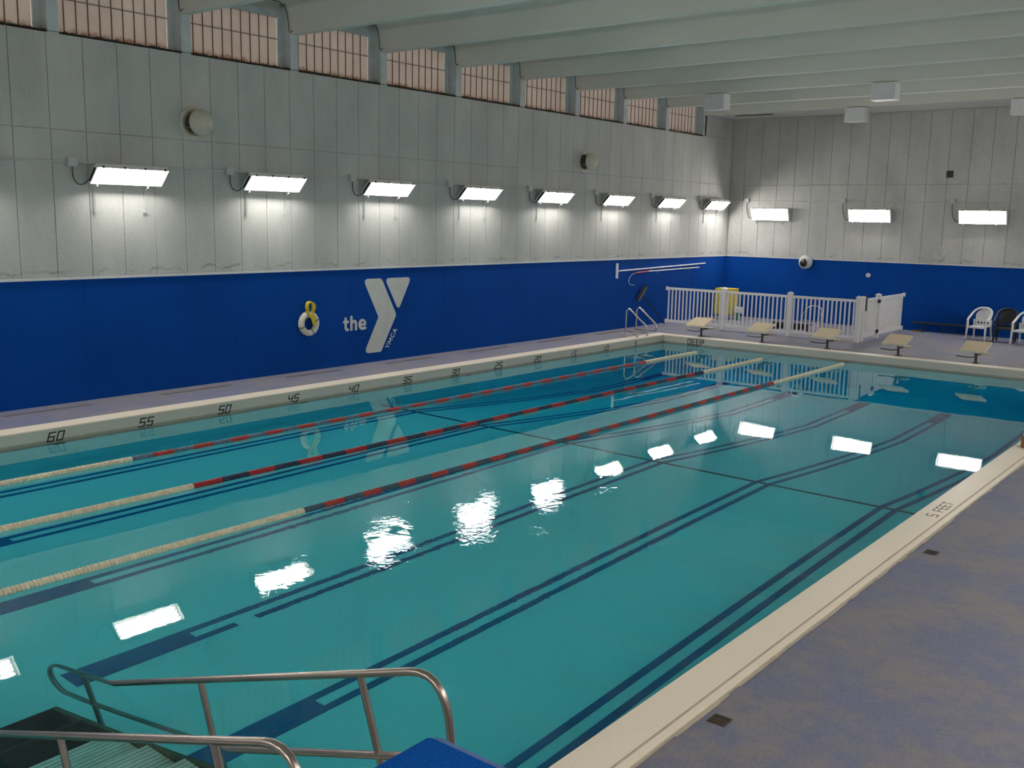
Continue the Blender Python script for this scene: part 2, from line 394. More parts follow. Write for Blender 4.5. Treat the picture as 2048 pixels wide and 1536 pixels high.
def strip(x0, x1, y0, y1, name='lane_line', m='line', par=None):
    ys = [y0]+[p[0] for p in PROF if y0 < p[0] < y1]+[y1]; mb = MB()
    for a, b in zip(ys, ys[1:]):
        za, zb = fz(a)+.004, fz(b)+.004
        mb.add([(x0, a, za), (x1, a, za), (x1, b, zb), (x0, b, zb), (x0, a, za-.004), (x1, a, za-.004), (x1, b, zb-.004), (x0, b, zb-.004)],
               [(0, 1, 2, 3), (0, 4, 5, 1), (2, 6, 7, 3), (1, 5, 6, 2), (3, 7, 4, 0)])
    return mb.build(name, m, basin)
for k in range(6):
    xc = XP+LW*(k+.5)+(.04 if k == 5 else .0)
    strip(xc-.15, xc+.15, -21.55, -20.3); strip(xc-.15, xc+.15, -2.7, -1.5)
    for s_ in (-1, 1):
        a, b = xc+s_*.105-.045, xc+s_*.105+.045
        if k == 3 and s_ == 1: strip(a, b, -20.3, -19.86); strip(a, b, -19.62, -2.7)
        else: strip(a, b, -20.3, -2.7)
strip(XP+.02, XR-.02, -11.49, -11.40, 'slope_line', 'black_line')
for y in (-18.23, -13.46, -8.7):
    MB().box(XP+.001, XP+.01, y-.09, y+.09, -.19, -.13).build('gutter_inlet', 'rust', basin)

# ---- water
wt = MB().box(XP-.02, XR+.02, YN-.02, .02, -4.4, 0)
water = wt.build('water', 'water'); tag(water, 'clear turquoise water filling the swimming pool', 'water'); water['kind'] = 'stuff'

# ---- left wall: concrete panels above, blue band below
BEAM = [-12.06+2.49*k for k in range(-6, 8)]        # beam centres
wl = MB()
wl.box(-.30, -.03, YW, D, -.3, ZS-.02)
wl.box(-.36, -.02, 5.36, D, ZS-.02, ZT)             # solid end beyond the last window
wl.box(-.36, -.02, YW, BEAM[1], ZS-.02, ZT)
wl.box(-.36, -.26, BEAM[1], 5.36, 7.50, ZT)         # lintel
wall_left = struct(wl.build('wall_left', 'concrete'))
PITCH_ = .622; PH0 = -17.80
def panel_mesh(w, h, d, name='panel', m='concrete'):
    b = MB(); b.bbox(-w/2, w/2, 0, d, 0, h, .006); return b
pm = {}
def panels(wall, place, u0, u1, rows, mname='concrete', pitch=PITCH_, ph=PH0, name='panel'):
    k0 = math.floor((u0-ph)/pitch); u = ph+k0*pitch
    while u < u1-.02:
        a, b = max(u, u0), min(u+pitch, u1)
        if b-a > .03:
            for z0, z1 in rows:
                place(wall, a+.004, b-.004, z0+.007, z1-.007, mname, name)
        u += pitch
def place_left(wall, a, b, z0, z1, m, name):
    key = ('L', round(b-a, 3), round(z1-z0, 3), m)
    if key not in pm:
        q = MB(); q.bbox(-.03, 0, 0, b-a, 0, z1-z0, .005); pm[key] = q.mesh(name, m)
    link_mesh(name, pm[key], wall, (0, a, z0))
def place_far(wall, a, b, z0, z1, m, name):
    key = ('F', round(b-a, 3), round(z1-z0, 3), m)
    if key not in pm:
        q = MB(); q.bbox(0, b-a, 0, .03, 0, z1-z0, .005); pm[key] = q.mesh(name, m)
    link_mesh(name, pm[key], wall, (a, D, z0))
panels(wall_left, place_left, YW, D, ((ZB+.03, ZJ), (ZJ, ZS)))
panels(wall_left, place_left, 5.36, D, ((ZS, ZC+.02),))
for a, b in zip((YW, -19.6, -16.75, -13.63, -10.57, -7.51, -4.36, -1.24, 1.85, 4.95), (-19.6, -16.75, -13.63, -10.57, -7.51, -4.36, -1.24, 1.85, 4.95, D)):
    MB().bbox(-.03, 0, a+.001, b-.001, ZD-.02, ZB-.01, .003).build('blue_panel', 'blue', wall_left, 'blue painted lower wall panel')
struct(MB().bbox(-.03, .018, YW, D, ZB-.012, ZB+.03, .004).build('trim_1', 'trim'))
# ---- piers and windows
for i, c in enumerate(BEAM[1:]):
    MB().bbox(-.36, .0, c-.1, c+.1, ZS, ZT, .008).build('pier', 'frame', wall_left)
pier_ys = BEAM[1:]+[5.46]
pane_me = None
nwin = 0
for a, b in zip(BEAM[1:], BEAM[2:]):
    y0, y1 = a+.1, b-.1; nwin += 1
    w = MB()
    w.box(-.355, -.25, y0, y0+.035, ZS, 7.41); w.box(-.355, -.25, y1-.09, y1, ZS, 7.41); w.box(-.355, -.25, y0, y1, 7.41, 7.54)
    win = struct(w.build('window_%d' % nwin, 'frame'))
    n = 10; pw = (y1-.1-(y0+.035))/n
    if pane_me is None: pane_me = MB().box(-.325, -.315, .004, pw-.004, ZS, 7.41).mesh('pane', 'frost'); mul_me = MB().box(-.33, -.30, -.0055, .0055, ZS, 7.41).mesh('mullion', 'mullion')
    for k in range(n):
        link_mesh('pane', pane_me, win, (0, y0+.035+k*pw, 0))
        if k: link_mesh('mullion', mul_me, win, (0, y0+.035+k*pw, 0))
    MB().box(-.328, -.298, y0+.03, y1-.09, 6.988, 7.002).build('glazing_bar', 'grey', win)
    sl = MB().box(-.31, -.0, y0, y1, ZS-.03, ZS-.002)
    yy = y0
    while yy < y1-.02:      # crumbs of rust and dirt lying on the sill
        l = random.uniform(.03, .16); sl.box(-.30+random.uniform(0, .12), -.02, yy, min(yy+l, y1), ZS-.002, ZS+random.uniform(.004, .03)); yy += l
    sl.build('window_sill', 'rust', win)

# ---- far wall, right wall, near wall
wf = MB().box(-.36, XW+.3, D+.03, D+.3, -.3, ZT)
wall_far = struct(wf.build('wall_far', 'concrete'))
panels(wall_far, place_far, 0.0, XW, ((ZB+.03, ZJ), (ZJ, ZC+.02)), ph=-.105)
for a, b in zip((0, 2.46, 4.92, 7.4, 9.9, 12.4, 14.9), (2.46, 4.92, 7.4, 9.9, 12.4, 14.9, XW)):
    MB().bbox(a+.001, b-.001, D, D+.03, ZD-.02, ZB-.01, .003).build('blue_panel', 'blue', wall_far, 'blue painted lower wall panel')
struct(MB().bbox(0, XW, D-.018, D+.03, ZB-.012, ZB+.03, .004).build('trim_2', 'trim'))
struct(MB().box(XW, XW+.3, YW, D, ZB, ZT).build('wall_right', 'concrete'))
struct(MB().box(XW, XW+.3, YW, D, -.3, ZB).build('wall_right_lower', 'trim'))
struct(MB().box(-.36, XW+.3, YW-.3, YW, ZB, ZT).build('wall_near', 'concrete'))
struct(MB().box(-.36, XW+.3, YW-.3, YW, -.3, ZB).build('wall_near_lower', 'trim'))

# ---- ceiling: slab, tapering concrete stems, soffit at the far end
ceiling = struct(MB().box(-.4, XW+.3, YW-.3, D+.3, ZT, ZT+.25).build('ceiling', 'ceil'))
prof = [(-.10, ZC), (-.085, ZC-.012), (.085, ZC-.012), (.10, ZC), (.13, 7.50)]+[(.13+.14*(1-cos(radians(t))), 7.50+.18*sin(radians(t))) for t in (22, 45, 68, 90)]
prof = prof+[(-x, z) for x, z in reversed(prof[4:])]
beam_me = MB().prism(prof, -.30, XW).mesh('beam', 'ceil')
beam_me = MB(); beam_me.prism([(y, z) for y, z in prof], -.02, XW, 'YZ'); beam_me = beam_me.mesh('beam', 'ceil')
for c in BEAM: link_mesh('beam', beam_me, ceiling, (0, c, 0))
MB().box(-.02, XW, 5.55, D+.03, 7.10, ZT).build('soffit', 'ceil', ceiling)
for c in BEAM[3:13]:      # thin dark wire clipped to the wall end of each beam
    MB().tube([(.0, c-.75, 7.665), (.0, c-.36, 7.65), (.0, c-.24, 7.58), (.0, c-.165, 7.46), (.0, c-.14, 7.3), (.0, c-.125, 7.13), (.02, c-.12, 7.10), (.10, c-.12, 7.13)], .009, 5).build('wire', 'cable', ceiling)
g = MB().box(.70, 2.0, 6.12, 6.34, 7.088, 7.10)
for q in range(9): g.box(.72, 1.98, 6.13+q*.023, 6.138+q*.023, 7.080, 7.09)
tag(g.build('ceiling_grille', 'grate'), 'long dark air grille set in the ceiling strip above the far left corner', 'grille')

# ================================================================== LAMPS
def make_lamp(name, L, U, label, group, loc, rz):
    # local frame: wall at x=0 facing +x, long axis y; L/U = lower/upper edge (x, z above the thing's base z=3.5)
    t = thing(name, label, 'lamp', loc, rz, group)
    (xl, zl), (xu, zu) = L, U
    wv = Vector((xu-xl, 0, zu-zl)); wid = wv.length; wv.normalize(); nv = Vector((wv.z, 0, -wv.x))
    Mx = Matrix((Vector((0, 1, 0)), wv, nv)).transposed().to_4x4(); Mx.translation = Vector((xl, 0, zl))   # (long, across, out)
    h = .685
    b = MB(); b.box(-h, h, 0, wid, -.095, -.085, Mx); b.box(-h, h, 0, .012, -.09, 0, Mx); b.box(-h, h, wid-.012, wid, -.09, 0, Mx)
    b.box(-h, -h+.012, 0, wid, -.09, 0, Mx); b.box(h-.012, h, 0, wid, -.09, 0, Mx)
    b.build('housing', 'lamp_white', t, world=False)
    MB().box(-h+.013, h-.013, .013, wid-.013, -.085, -.080, Mx).build('reflector', 'lamp_tray', t, world=False)
    for k in range(4):
        yc = wid*(k+.5)/4*.86+wid*.07
        tb = MB(); tb.tube([Mx @ Vector((x, yc, -.050)) for x in (-h+.075, h-.075)], .026, 8); tb.build('tube', 'tube', t, world=False)
    ln = MB(); q = [(-h, 0, 0), (h, 0, 0), (h, wid, 0), (-h, wid, 0), (-h+.07, .035, .035), (h-.07, .035, .035), (h-.07, wid-.035, .035), (-h+.07, wid-.035, .035)]
    ln.add([Mx @ Vector(p) for p in q], [(4, 5, 6, 7), (0, 1, 5, 4), (1, 2, 6, 5), (2, 3, 7, 6), (3, 0, 4, 7)]); ln.build('lens', 'lens', t, world=False)
    for k in range(4):
        MB().box(-h+.1+k*.39, -h+.13+k*.39, wid-.01, wid+.02, -.02, .012, Mx).build('clip', 'darkm', t, world=False)
    MB().box(-h-.012, -h, .05, wid-.05, -.06, -.01, Mx).build('end_gasket', 'darkm', t, world=False)
    for y in (-.555, .40):
        s_ = MB(); s_.box(.0, .018, y-.022, y-.008, 0, zu+.06); s_.box(.0, .018, y+.008, y+.022, 0, zu+.06); s_.box(0, .006, y-.02, y+.02, 0, zu+.06)
        s_.box(0, .03, y-.03, y+.03, -.012, .012)
        s_.tube([(.015, y, .36), (xl+.02, y, zl-.02)], .014, 6)
        s_.tube([(.015, y, zu), (xu-.12, y, zu-.06)], .010, 6)
        s_.build('bracket', 'greywhite', t, world=False)
    # junction box on the conduit with a drooping flex
    jb = MB(); jb.bbox(.0, .09, -1.02, -.86, .735, .885, .01); bx = jb.build('junction_box', 'greywhite', t, world=False)
    pts = [(.045, -.94, .735), (.045, -.94, .66)]
    e = Mx @ Vector((-h-.01, .1, -.04)); P0, P1, P2, P3 = Vector(pts[-1]), Vector((.05, -.94, .38)), Vector((e.x, -.80, e.z-.16)), e
    for i in range(1, 11):
        u = i/10; pts.append(tuple(P0*(1-u)**3+P1*3*u*(1-u)**2+P2*3*u*u*(1-u)+P3*u**3))
    MB().tube(pts, .011, 6).build('flex_cable', 'cable', t, world=False)
    return t
LL, LU = (.115, .455), (.385, .735)
ord_ = ['', 'nearest', 'second', 'third', 'fourth', 'fifth', 'sixth', 'seventh', 'eighth']
lamp_y = [-15.92+3.148*k for k in range(8)]
where = ['left of the nearer round vent', 'between the nearer round vent and the emblem', 'above the large pale emblem', 'just right of the large pale emblem', 'fifth from the left on the long wall',
         'right of the farther round vent', 'second from the far corner on the long wall', 'nearest the far corner on the long wall']
lamp0 = make_lamp('wall_lamp', LL, LU, 'tilted fluorescent wall lamp '+where[0], 'lamps on the long left wall', (0, lamp_y[0], 3.5), 0)
for k in range(1, 8): dup(lamp0, (0, lamp_y[k], 3.5), 0, 'tilted fluorescent wall lamp '+where[k])
for y in (-19.07, -22.22): dup(lamp0, (0, y, 3.5), 0, 'tilted fluorescent wall lamp on the long wall outside the left edge of the view')
FL, FU = (.11, .12), (.27, .53)
lampf = make_lamp('wall_lamp', FL, FU, 'bright fluorescent lamp on the far wall nearest the left corner', 'lamps on the far wall', (1.64, D, 3.5), -pi/2)
dup(lampf, (5.09, D, 3.5), -pi/2, 'bright fluorescent lamp in the middle of the far wall')
dup(lampf, (8.53, D, 3.5), -pi/2, 'bright fluorescent lamp on the far wall at the right edge of the view')
for x in (11.97, 15.41): dup(lampf, (x, D, 3.5), -pi/2, 'bright fluorescent lamp on the far wall beyond the right edge of the view')
for k in range(10):
    dup(lamp0, (XW, -24.5+3.148*k, 3.5), pi, 'tilted fluorescent wall lamp on the right wall behind the viewer', 'lamps on the right wall')
for x in (2.5, 6.0, 9.5, 13.0): dup(lampf, (x, YW, 3.5), pi/2, 'unseen fluorescent lamp added on the near wall to even out the light', 'lamps on the near wall')  # near wall lamps are added out of view to make the light more even
# conduit runs
cd = MB().tube([(.02, YW+.1, 4.31), (.02, D-.02, 4.31)], .016, 6); tag(cd.build('conduit', 'greywhite'), 'thin grey conduit running along the long wall above the lamps', 'conduit')
cd = MB().tube([(.02, D-.02, 4.285), (XW-.1, D-.02, 4.285)], .016, 6); tag(cd.build('conduit', 'greywhite'), 'thin grey conduit running along the far wall above the lamps', 'conduit')

# ================================================================== WALL FITTINGS
def make_vent(y, label):
    t = thing('wall_vent', label, 'vent', (0, y, 5.15), 0, 'round wall vents')
    MB().lathe([(.30, 0), (.30, .012), (.285, .03), (.24, .035), (.225, .02), (.0, .02)], 28, 'X').build('flange', 'vent', t, world=False)
    MB().lathe([(.19, .02), (.19, .22)], 24, 'X').build('throat', 'rust', t, world=False)
    MB().lathe([(.225, .21), (.245, .22), (.245, .25), (.238, .262), (.215, .315), (.16, .375), (.08, .415), (.0, .428)], 28, 'X').build('cap', 'vent', t, world=False)
    for k in range(4):
        a = k*pi/2+.5; MB().tube([(.02, .2*cos(a), .2*sin(a)), (.23, .2*cos(a), .2*sin(a))], .012, 6).build('stud', 'grey', t, world=False)
    return t
make_vent(-14.45, 'large round mushroom vent on the concrete wall near the left of the view')
make_vent(-1.72, 'round mushroom vent on the concrete wall farther along, above the sixth lamp')

# emblem painted on the blue wall
em = thing('wall_emblem', 'large pale grey letter emblem painted on the blue wall', 'emblem', (0, -9.8, 1.25))
chev = rounded([(-10.225, 2.112), (-9.655, 2.112), (-9.185, 1.252), (-9.675, .425), (-10.205, .425), (-9.755, 1.232)], [.10, .12, .10, .05, .10, .06])
MB().prism(chev, 0, .004).build('bent_stroke', 'logo', em)
MB().prism(rounded([(-9.555, 2.110), (-8.690, 2.110), (-9.117, 1.345)], [.09, .09, .08]), 0, .004).build('triangle', 'logo', em)
def ribbons(lines, w, place, d=.004):
    mb = MB(); q0 = -.001
    for ln in lines:
        for (x0, y0), (x1, y1) in zip(ln, ln[1:]):
            d += .00025
            L = math.hypot(x1-x0, y1-y0) or 1; nx, ny = -(y1-y0)/L*w/2, (x1-x0)/L*w/2
            mb.add([place(u, v, q) for q in (q0, d) for u, v in ((x0-nx, y0-ny), (x1-nx, y1-ny), (x1+nx, y1+ny), (x0+nx, y0+ny))],
                   [(0, 1, 2, 3), (7, 6, 5, 4), (0, 4, 5, 1), (1, 5, 6, 2), (2, 6, 7, 3), (3, 7, 4, 0)])
        for x, y in ln:
            d += .00025
            c = [place(x+w*.5*cos(k*pi/6), y+w*.5*sin(k*pi/6), q) for q in (q0, d) for k in range(12)]
            mb.add(c, [tuple(range(12)), tuple(reversed(range(12, 24)))]+[(k, (k+1) % 12, 12+(k+1) % 12, 12+k) for k in range(12)])
    return mb
e_loop = [(.035, .125), (.185, .125)]+arc(.11, .13, .085, 10, 300, 14)
e_loop = [(.04, .125), (.18, .125), (.188, .16)]+[(.11+.08*cos(radians(t)), .13+.095*sin(radians(t))) for t in range(20, 301, 20)]+[(.185, .045)]
h_st = [[(.03, .035), (.03, .315)], [(.03, .17), (.06, .205), (.10, .22), (.14, .205), (.155, .17), (.155, .035)]]
t_st = [[(.07, .29), (.07, .09), (.085, .05), (.13, .035)], [(.03, .215), (.13, .215)]]
the = [[(x-.005, y) for x, y in l] for l in t_st]+[[(x+.195, y) for x, y in l] for l in h_st]+[[(x+.42, y) for x, y in e_loop]]
ribbons(the, .062, lambda u, v, w: (w, -10.82+u*1.06, .968+v)).build('lettering', 'logo', em, 'lowercase pale lettering')
A_ = [[(.0, 0), (.05, .1), (.1, 0)], [(.022, .035), (.078, .035)]]; Y_ = [[(0, .1), (.045, .045), (.045, 0)], [(.09, .1), (.045, .045)]]
M_ = [[(0, 0), (.012, .1), (.06, .025), (.108, .1), (.12, 0)]]; C_ = [[(.05+.045*cos(radians(t)), .05+.05*sin(radians(t))) for t in range(45, 316, 30)]]
word = []
for gl, off in ((Y_, 0), (M_, .125), (C_, .28), (A_, .405)): word += [[(x+off, y) for x, y in l] for l in gl]
ca, sa = cos(radians(56)), sin(radians(56))
ribbons(word, .023, lambda u, v, w: (w, -9.455+u*ca-v*sa, .472+u*sa+v*ca)).build('lettering', 'logo', em, 'small slanted pale capital lettering')

# life ring with its throw rope
lr = thing('life_ring', 'off-white life ring with grey bands hanging on the blue wall', 'life ring', (.0, -11.85, 1.24))
pts = [(.075, -11.85+.20*cos(a), 1.235+.20*sin(a)) for a in [2*pi*k/36 for k in range(36)]]
MB().tube(pts, .068, 12, closed=True).build('ring', 'ringw', lr)
for k in range(4):
    a0 = radians(20+90*k); q = [(.075, -11.85+.20*cos(a0+d), 1.235+.20*sin(a0+d)) for d in (-.09, 0, .09)]
    MB().tube(q, .071, 12).build('band', 'band', lr)
rp = thing('throw_rope', 'coiled yellow throw rope on the hook above the life ring', 'rope', (0, -11.82, 1.6))
MB().box(0, .07, -11.86, -11.83, 1.60, 1.64).build('hook', 'grey', rp)
for k in range(7):
    oy = (k-3)*.011; s1 = .105+.01*(k % 3); zt = 1.705-.004*k
    loop = []
    for i in range(20):
        a = 2*pi*i/20; loop.append((.12+.012*sin(3*a+k)+.008*(k % 2), -11.845+oy+s1*sin(a)*(.9 if cos(a) > 0 else .75), 1.555+(zt-1.555)*cos(a)*(1 if cos(a) > 0 else 1.25)))
    MB().tube(loop, .013, 6, closed=True).build('coil', 'rope_yellow', rp)
for k in range(6):
    oy = (k-2.5)*.013
    MB().tube([(.14+.008*(k % 2), -11.83+oy, 1.44), (.165, -11.80+oy*1.3, 1.33), (.17, -11.79+oy*.9, 1.25-.012*k), (.15, -11.775+oy*.5, 1.21)], .013, 6).build('strand', 'rope_yellow', rp)
MB().tube([(.10+.0*k, -11.84+.062*cos(a), 1.415+.0*k+.025*sin(a)) for a in [2*pi*k/12 for k in range(12)]], .014, 6, closed=True).build('binding', 'rope_yellow', rp)

# squeegee and hook on long poles, hung on the wall; broom leaning
sq = thing('squeegee_pole', 'long aluminium pole with a white squeegee head hung on the blue wall', 'pole', (.05, .15, 2.0))
MB().tube([(.06, .2, 2.0), (.06, 5.76, 2.115)], .02, 8).build('pole', 'white', sq)
MB().bbox(.03, .09, .10, .17, 1.775, 2.235, .01).build('head', 'white', sq)
for y in (2.2, 4.4): MB().box(0, .06, y-.02, y+.02, 2.0+(y-.2)*.0207-.06, 2.0+(y-.2)*.0207-.02).build('wall_hook', 'grey', sq)
hk = thing('rescue_hook', 'long pole with red grip and thin curved rescue hook below the squeegee pole', 'pole', (.05, 1.2, 1.93))
MB().tube([(.07, 1.95, 1.944), (.07, 5.3, 1.985)], .02, 8).build('pole', 'white', hk)
MB().tube([(.07, 1.2, 1.915), (.07, 1.95, 1.944)], .026, 8).build('grip', 'red', hk)
MB().tube([(.07, 1.2, 1.915), (.07, 1.0, 1.88), (.07, .84, 1.78), (.07, .80, 1.65), (.07, .90, 1.56), (.07, 1.08, 1.535), (.07, 1.16, 1.55)], .009, 6).build('hook', 'greywhite', hk)
for y in (2.6, 4.6): MB().box(0, .07, y-.02, y+.02, 1.915+(y-1.2)*.017-.065, 1.915+(y-1.2)*.017-.025).build('wall_hook', 'grey', hk)
br = thing('deck_broom', 'dark push broom leaning upside down against the blue wall', 'broom', (.35, 2.85, ZD))
MB().tube([(.30, 2.72, ZD+.01), (.13, 1.53, 1.27)], .016, 8).build('handle', 'black', br)
ux = Vector((0, .45, .42)).normalized(); vx = Vector((1, 0, 0)); wx = ux.cross(vx)
Mb = Matrix((ux, vx, wx)).transposed().to_4x4(); Mb.translation = Vector((.12, 1.53, 1.28))
MB().box(-.31, .31, -.035, .035, -.045, .005, Mb).build('head', 'black', br)
MB().box(-.30, .30, -.03, .03, .005, .075, Mb).build('bristles', 'broom', br)

# far wall devices
sp = thing('wall_speaker', 'round white speaker with a dark centre at the top of the blue band', 'speaker', (3.0, D, 2.24))
MB().lathe([(.20, 0), (.235, -.03), (.24, -.08), (.20, -.16), (.13, -.20)], 28, 'Y', (3.0, D, 2.24)).build('housing', 'greywhite', sp)
MB().lathe([(.125, -.19), (.13, -.205), (.0, -.215)], 24, 'Y', (2.985, D, 2.215)).build('cone', 'black', sp)
ob = thing('outlet_box', 'small grey outlet box with a thin conduit on the blue far wall', 'outlet', (5.155, D, 1.91))
MB().lathe([(.075, 0), (.075, -.05), (.05, -.07), (0, -.07)], 16, 'Y', (5.155, D, 1.90)).build('cover', 'greywhite', ob)
MB().tube([(5.155, D-.015, 1.97), (5.155, D-.015, 2.33)], .012, 6).build('conduit', 'blue', ob)
vt = thing('wall_grille', 'small dark square grille high on the far wall', 'grille', (7.43, D, 5.13))
MB().box(7.33, 7.53, D-.015, D, 5.03, 5.24).build('frame', 'darkm', vt)
for q in range(5): MB().box(7.34, 7.52, D-.024, D-.012, 5.045+q*.04, 5.068+q*.04).build('slat', 'darkm', vt)
ck = thing('wall_clock', 'round pale wall clock on the concrete far wall above the blue band', 'clock', (7.31, D, 2.69))
MB().lathe([(.215, 0), (.215, -.04), (.20, -.05), (.19, -.04)], 32, 'Y', (7.31, D, 2.69)).build('rim', 'greywhite', ck)
MB().lathe([(.192, -.035), (0, -.035)], 32, 'Y', (7.31, D, 2.69)).build('face', 'trim', ck)
for a, l in ((.6, .10), (2.4, .15)):
    MB().tube([(7.31, D-.045, 2.69), (7.31+l*sin(a), D-.045, 2.69+l*cos(a))], .005, 5).build('hand', 'grey', ck)
for k in range(12):
    a = k*pi/6; MB().tube([(7.31+.155*sin(a), D-.04, 2.69+.155*cos(a)), (7.31+.175*sin(a), D-.04, 2.69+.175*cos(a))], .005, 4).build('hour_mark', 'grey', ck)

# white boxes hanging under the beams
for i, (x, y, lab) in enumerate(((3.0, BEAM[11], 'white metal box hanging under a beam near the far left corner'), (7.66, BEAM[11], 'white metal box hanging under a beam, highest in the view'),
                               (5.13, BEAM[13], 'white metal box hanging under the last beam in front of the far wall'), (9.8, BEAM[13], 'white metal box hanging under the last beam at the right edge of the view'))):
    t = thing('hanging_box', lab, 'box', (x, y, 6.64), 0, 'white boxes under the beams')
    MB().bbox(x-.30, x+.30, y-.2, y+.2, 6.645, ZC-.03, .012).build('casing', 'white', t)
    MB().bbox(x-.31, x+.31, y-.21, y+.21, 6.625, 6.65, .006).build('base_plate', 'white', t)
    MB().box(x-.26, x+.26, y-.11, y+.11, ZC-.03, ZC-.012).build('mounting', 'rust', t)

# ================================================================== DECK FURNITURE
# ---- starting blocks
def make_block(x, y, lab):
    t = thing('starting_block', lab, 'starting block', (x, y, ZD), 0, 'starting blocks at the deep end')
    Mp = Matrix.Rotation(radians(17), 4, 'X'); Mp.translation = Vector((0, -.14, .44))
    b = MB(); b.box(-.29, .29, -.33, .33, -.045, 0, Mp); b.build('platform', 'cream_edge', t, world=False)
    b = MB(); b.box(-.275, .275, -.315, .315, 0, .006, Mp); b.build('grip_surface', 'cream', t, world=False)
    MB().bbox(-.2, .2, .26, .46, .20, .235, .008).build('rear_step', 'cream', t, world=False)
    MB().tube([(0, 0, 0), (0, .0, .10), (-.01, .03, .2), (-.03, .02, .28), (-.035, -.06, .40)], [.032, .032, .030, .04, .036], 10).build('post', 'darkm', t, world=False)
    MB().tube([(0, .02, .2), (.02, .2, .21), (.02, .36, .2)], .028, 8).build('rear_arm', 'darkm', t, world=False)
    MB().tube([(0, -.01, .16), (-.20, -.02, .13), (-.24, -.02, .14), (-.46, -.03, .15)], .014, 6).build('side_grip', 'darkm', t, world=False)
    MB().lathe([(.09, 0), (.09, .015), (.05, .02)], 14).build('foot_plate', 'darkm', t, world=False)
    return t
blk = make_block(XP+LW*.5-.02, .62, 'cream topped starting block at the first lane nearest the long blue wall')
bl = ['cream topped starting block second from the long blue wall, before the fence', 'cream topped starting block in the middle of the row, third from the long wall',
      'cream topped starting block fourth from the long wall, beside the fence corner', 'cream topped starting block fifth from the long wall, in front of the white chair',
      'cream topped starting block at the sixth lane beyond the right edge of the view']
for k in range(1, 6): dup(blk, (XP+LW*(k+.5)+.02, .60, ZD), 0, bl[k-1])

# ---- pool ladder
ld = thing('pool_ladder', 'polished steel grab rails of the pool ladder at the far left corner', 'ladder', (1.6, -.9, ZD))
for y in (-1.18, -.62):
    p = [(1.27, y, ZD), (1.27, y, .88)]+[(1.36+.09*cos(radians(a)), y, .93+.09*sin(radians(a))) for a in (170, 140, 110, 80, 55)]
    p += [(1.66, y, .80), (1.92, y, .60)]+[(1.86+.11*cos(radians(a)), y, .48+.12*sin(radians(a))) for a in (40, 10, -20, -50, -80)]
    p += [(1.7, y, .36), (1.27, y, .38)]
    MB().tube(p, .027, 10).build('grab_rail', 'chrome', ld)
    MB().tube([(1.66, y, ZD), (1.66, y, .36)], .022, 8).build('short_post', 'chrome', ld)
    for x in (1.27, 1.66): MB().lathe([(.05, 0), (.05, .012), (.03, .03)], 14, 'Z', (x, y, ZD+.01)).build('escutcheon', 'chrome', ld)

# ---- white vinyl fence
FY = 2.67
def post(mbname, x, y, par, h=1.27, s=.065):
    q = MB(); q.bbox(x-s, x+s, y-s, y+s, ZD, ZD+h, .006); o = q.build('post', 'pvc', par)
    c = MB(); c.bbox(x-s-.012, x+s+.012, y-s-.012, y+s+.012, ZD+h, ZD+h+.03, .006)
    c.add([(x-s, y-s, ZD+h+.03), (x+s, y-s, ZD+h+.03), (x+s, y+s, ZD+h+.03), (x-s, y+s, ZD+h+.03), (x, y, ZD+h+.065)], [(0, 1, 4), (1, 2, 4), (2, 3, 4), (3, 0, 4)])
    c.build('post_cap', 'pvc', o); return o
picket_me = None
def section(par, a, b, n, zb=.30, zt=1.43):
    a, b = Vector((*a, 0)), Vector((*b, 0)); d = b-a; L = d.length; ang = atan2(d.y, d.x)
    for (z0, z1) in ((zb, zb+.09), (zt-.075, zt)):
        q = MB(); q.bbox(0, L, -.028, .028, z0, z1, .006); me = q.mesh('rail', 'pvc', (0, 0, 0))
        o = link_mesh('rail', me, par, a-par.location); o.rotation_euler.z = ang
    global picket_me
    if picket_me is None: picket_me = MB().bbox(-.021, .021, -.017, .017, zb+.085, zt-.07, .003).mesh('picket', 'pvc')
    for k in range(n):
        p = a+d*((k+.5)/n); o = link_mesh('picket', picket_me, par, p-par.location); o.rotation_euler.z = ang
fence = thing('picket_fence', 'white vinyl picket fence enclosing the corner beyond the starting blocks', 'fence', (2.4, FY, 0))
for x in (2.40, 4.55, 6.60): post('post', x, FY, fence)
post('post', 6.60, 3.02, fence, 1.25, .055)
section(fence, (.38, FY), (2.335, FY), 15); section(fence, (2.465, FY), (4.485, FY), 15); section(fence, (4.615, FY), (6.535, FY), 15)
for z in (.345, 1.392): MB().bbox(.345, .385, FY-.045, FY+.045, z-.06, z+.06, .006).build('end_bracket', 'pvc', fence)
fence2 = thing('picket_fence', 'white vinyl fence panel running back to the far wall beside the gate', 'fence', (6.60, 4.30, 0))
post('post', 6.60, 4.29, fence2)
section(fence2, (6.60, 4.36), (6.60, 6.55), 23)
for z in (.345, 1.392): MB().bbox(6.555, 6.645, 6.615, 6.655, z-.06, z+.06, .006).build('end_bracket', 'pvc', fence2)
gate = thing('fence_gate', 'white vinyl picket gate with black latch and hinges', 'gate', (6.60, 3.65, 0))
section(gate, (6.60, 3.10), (6.60, 4.20), 11)
for y in (3.12, 4.18): MB().bbox(6.575, 6.625, y-.03, y+.03, .30, 1.43, .004).build('stile', 'pvc', gate)
lt = MB().bbox(6.63, 6.67, 3.12, 3.17, 1.08, 1.47, .008).build('latch', 'black', gate); MB().lathe([(.035, 0), (.035, .05), (.02, .06)], 12, 'Z', (6.65, 3.145, 1.47)).build('latch_knob', 'black', lt)
for z in (1.31, .42): MB().bbox(6.63, 6.675, 4.16, 4.30, z-.05, z+.05, .008).build('hinge', 'black', gate)

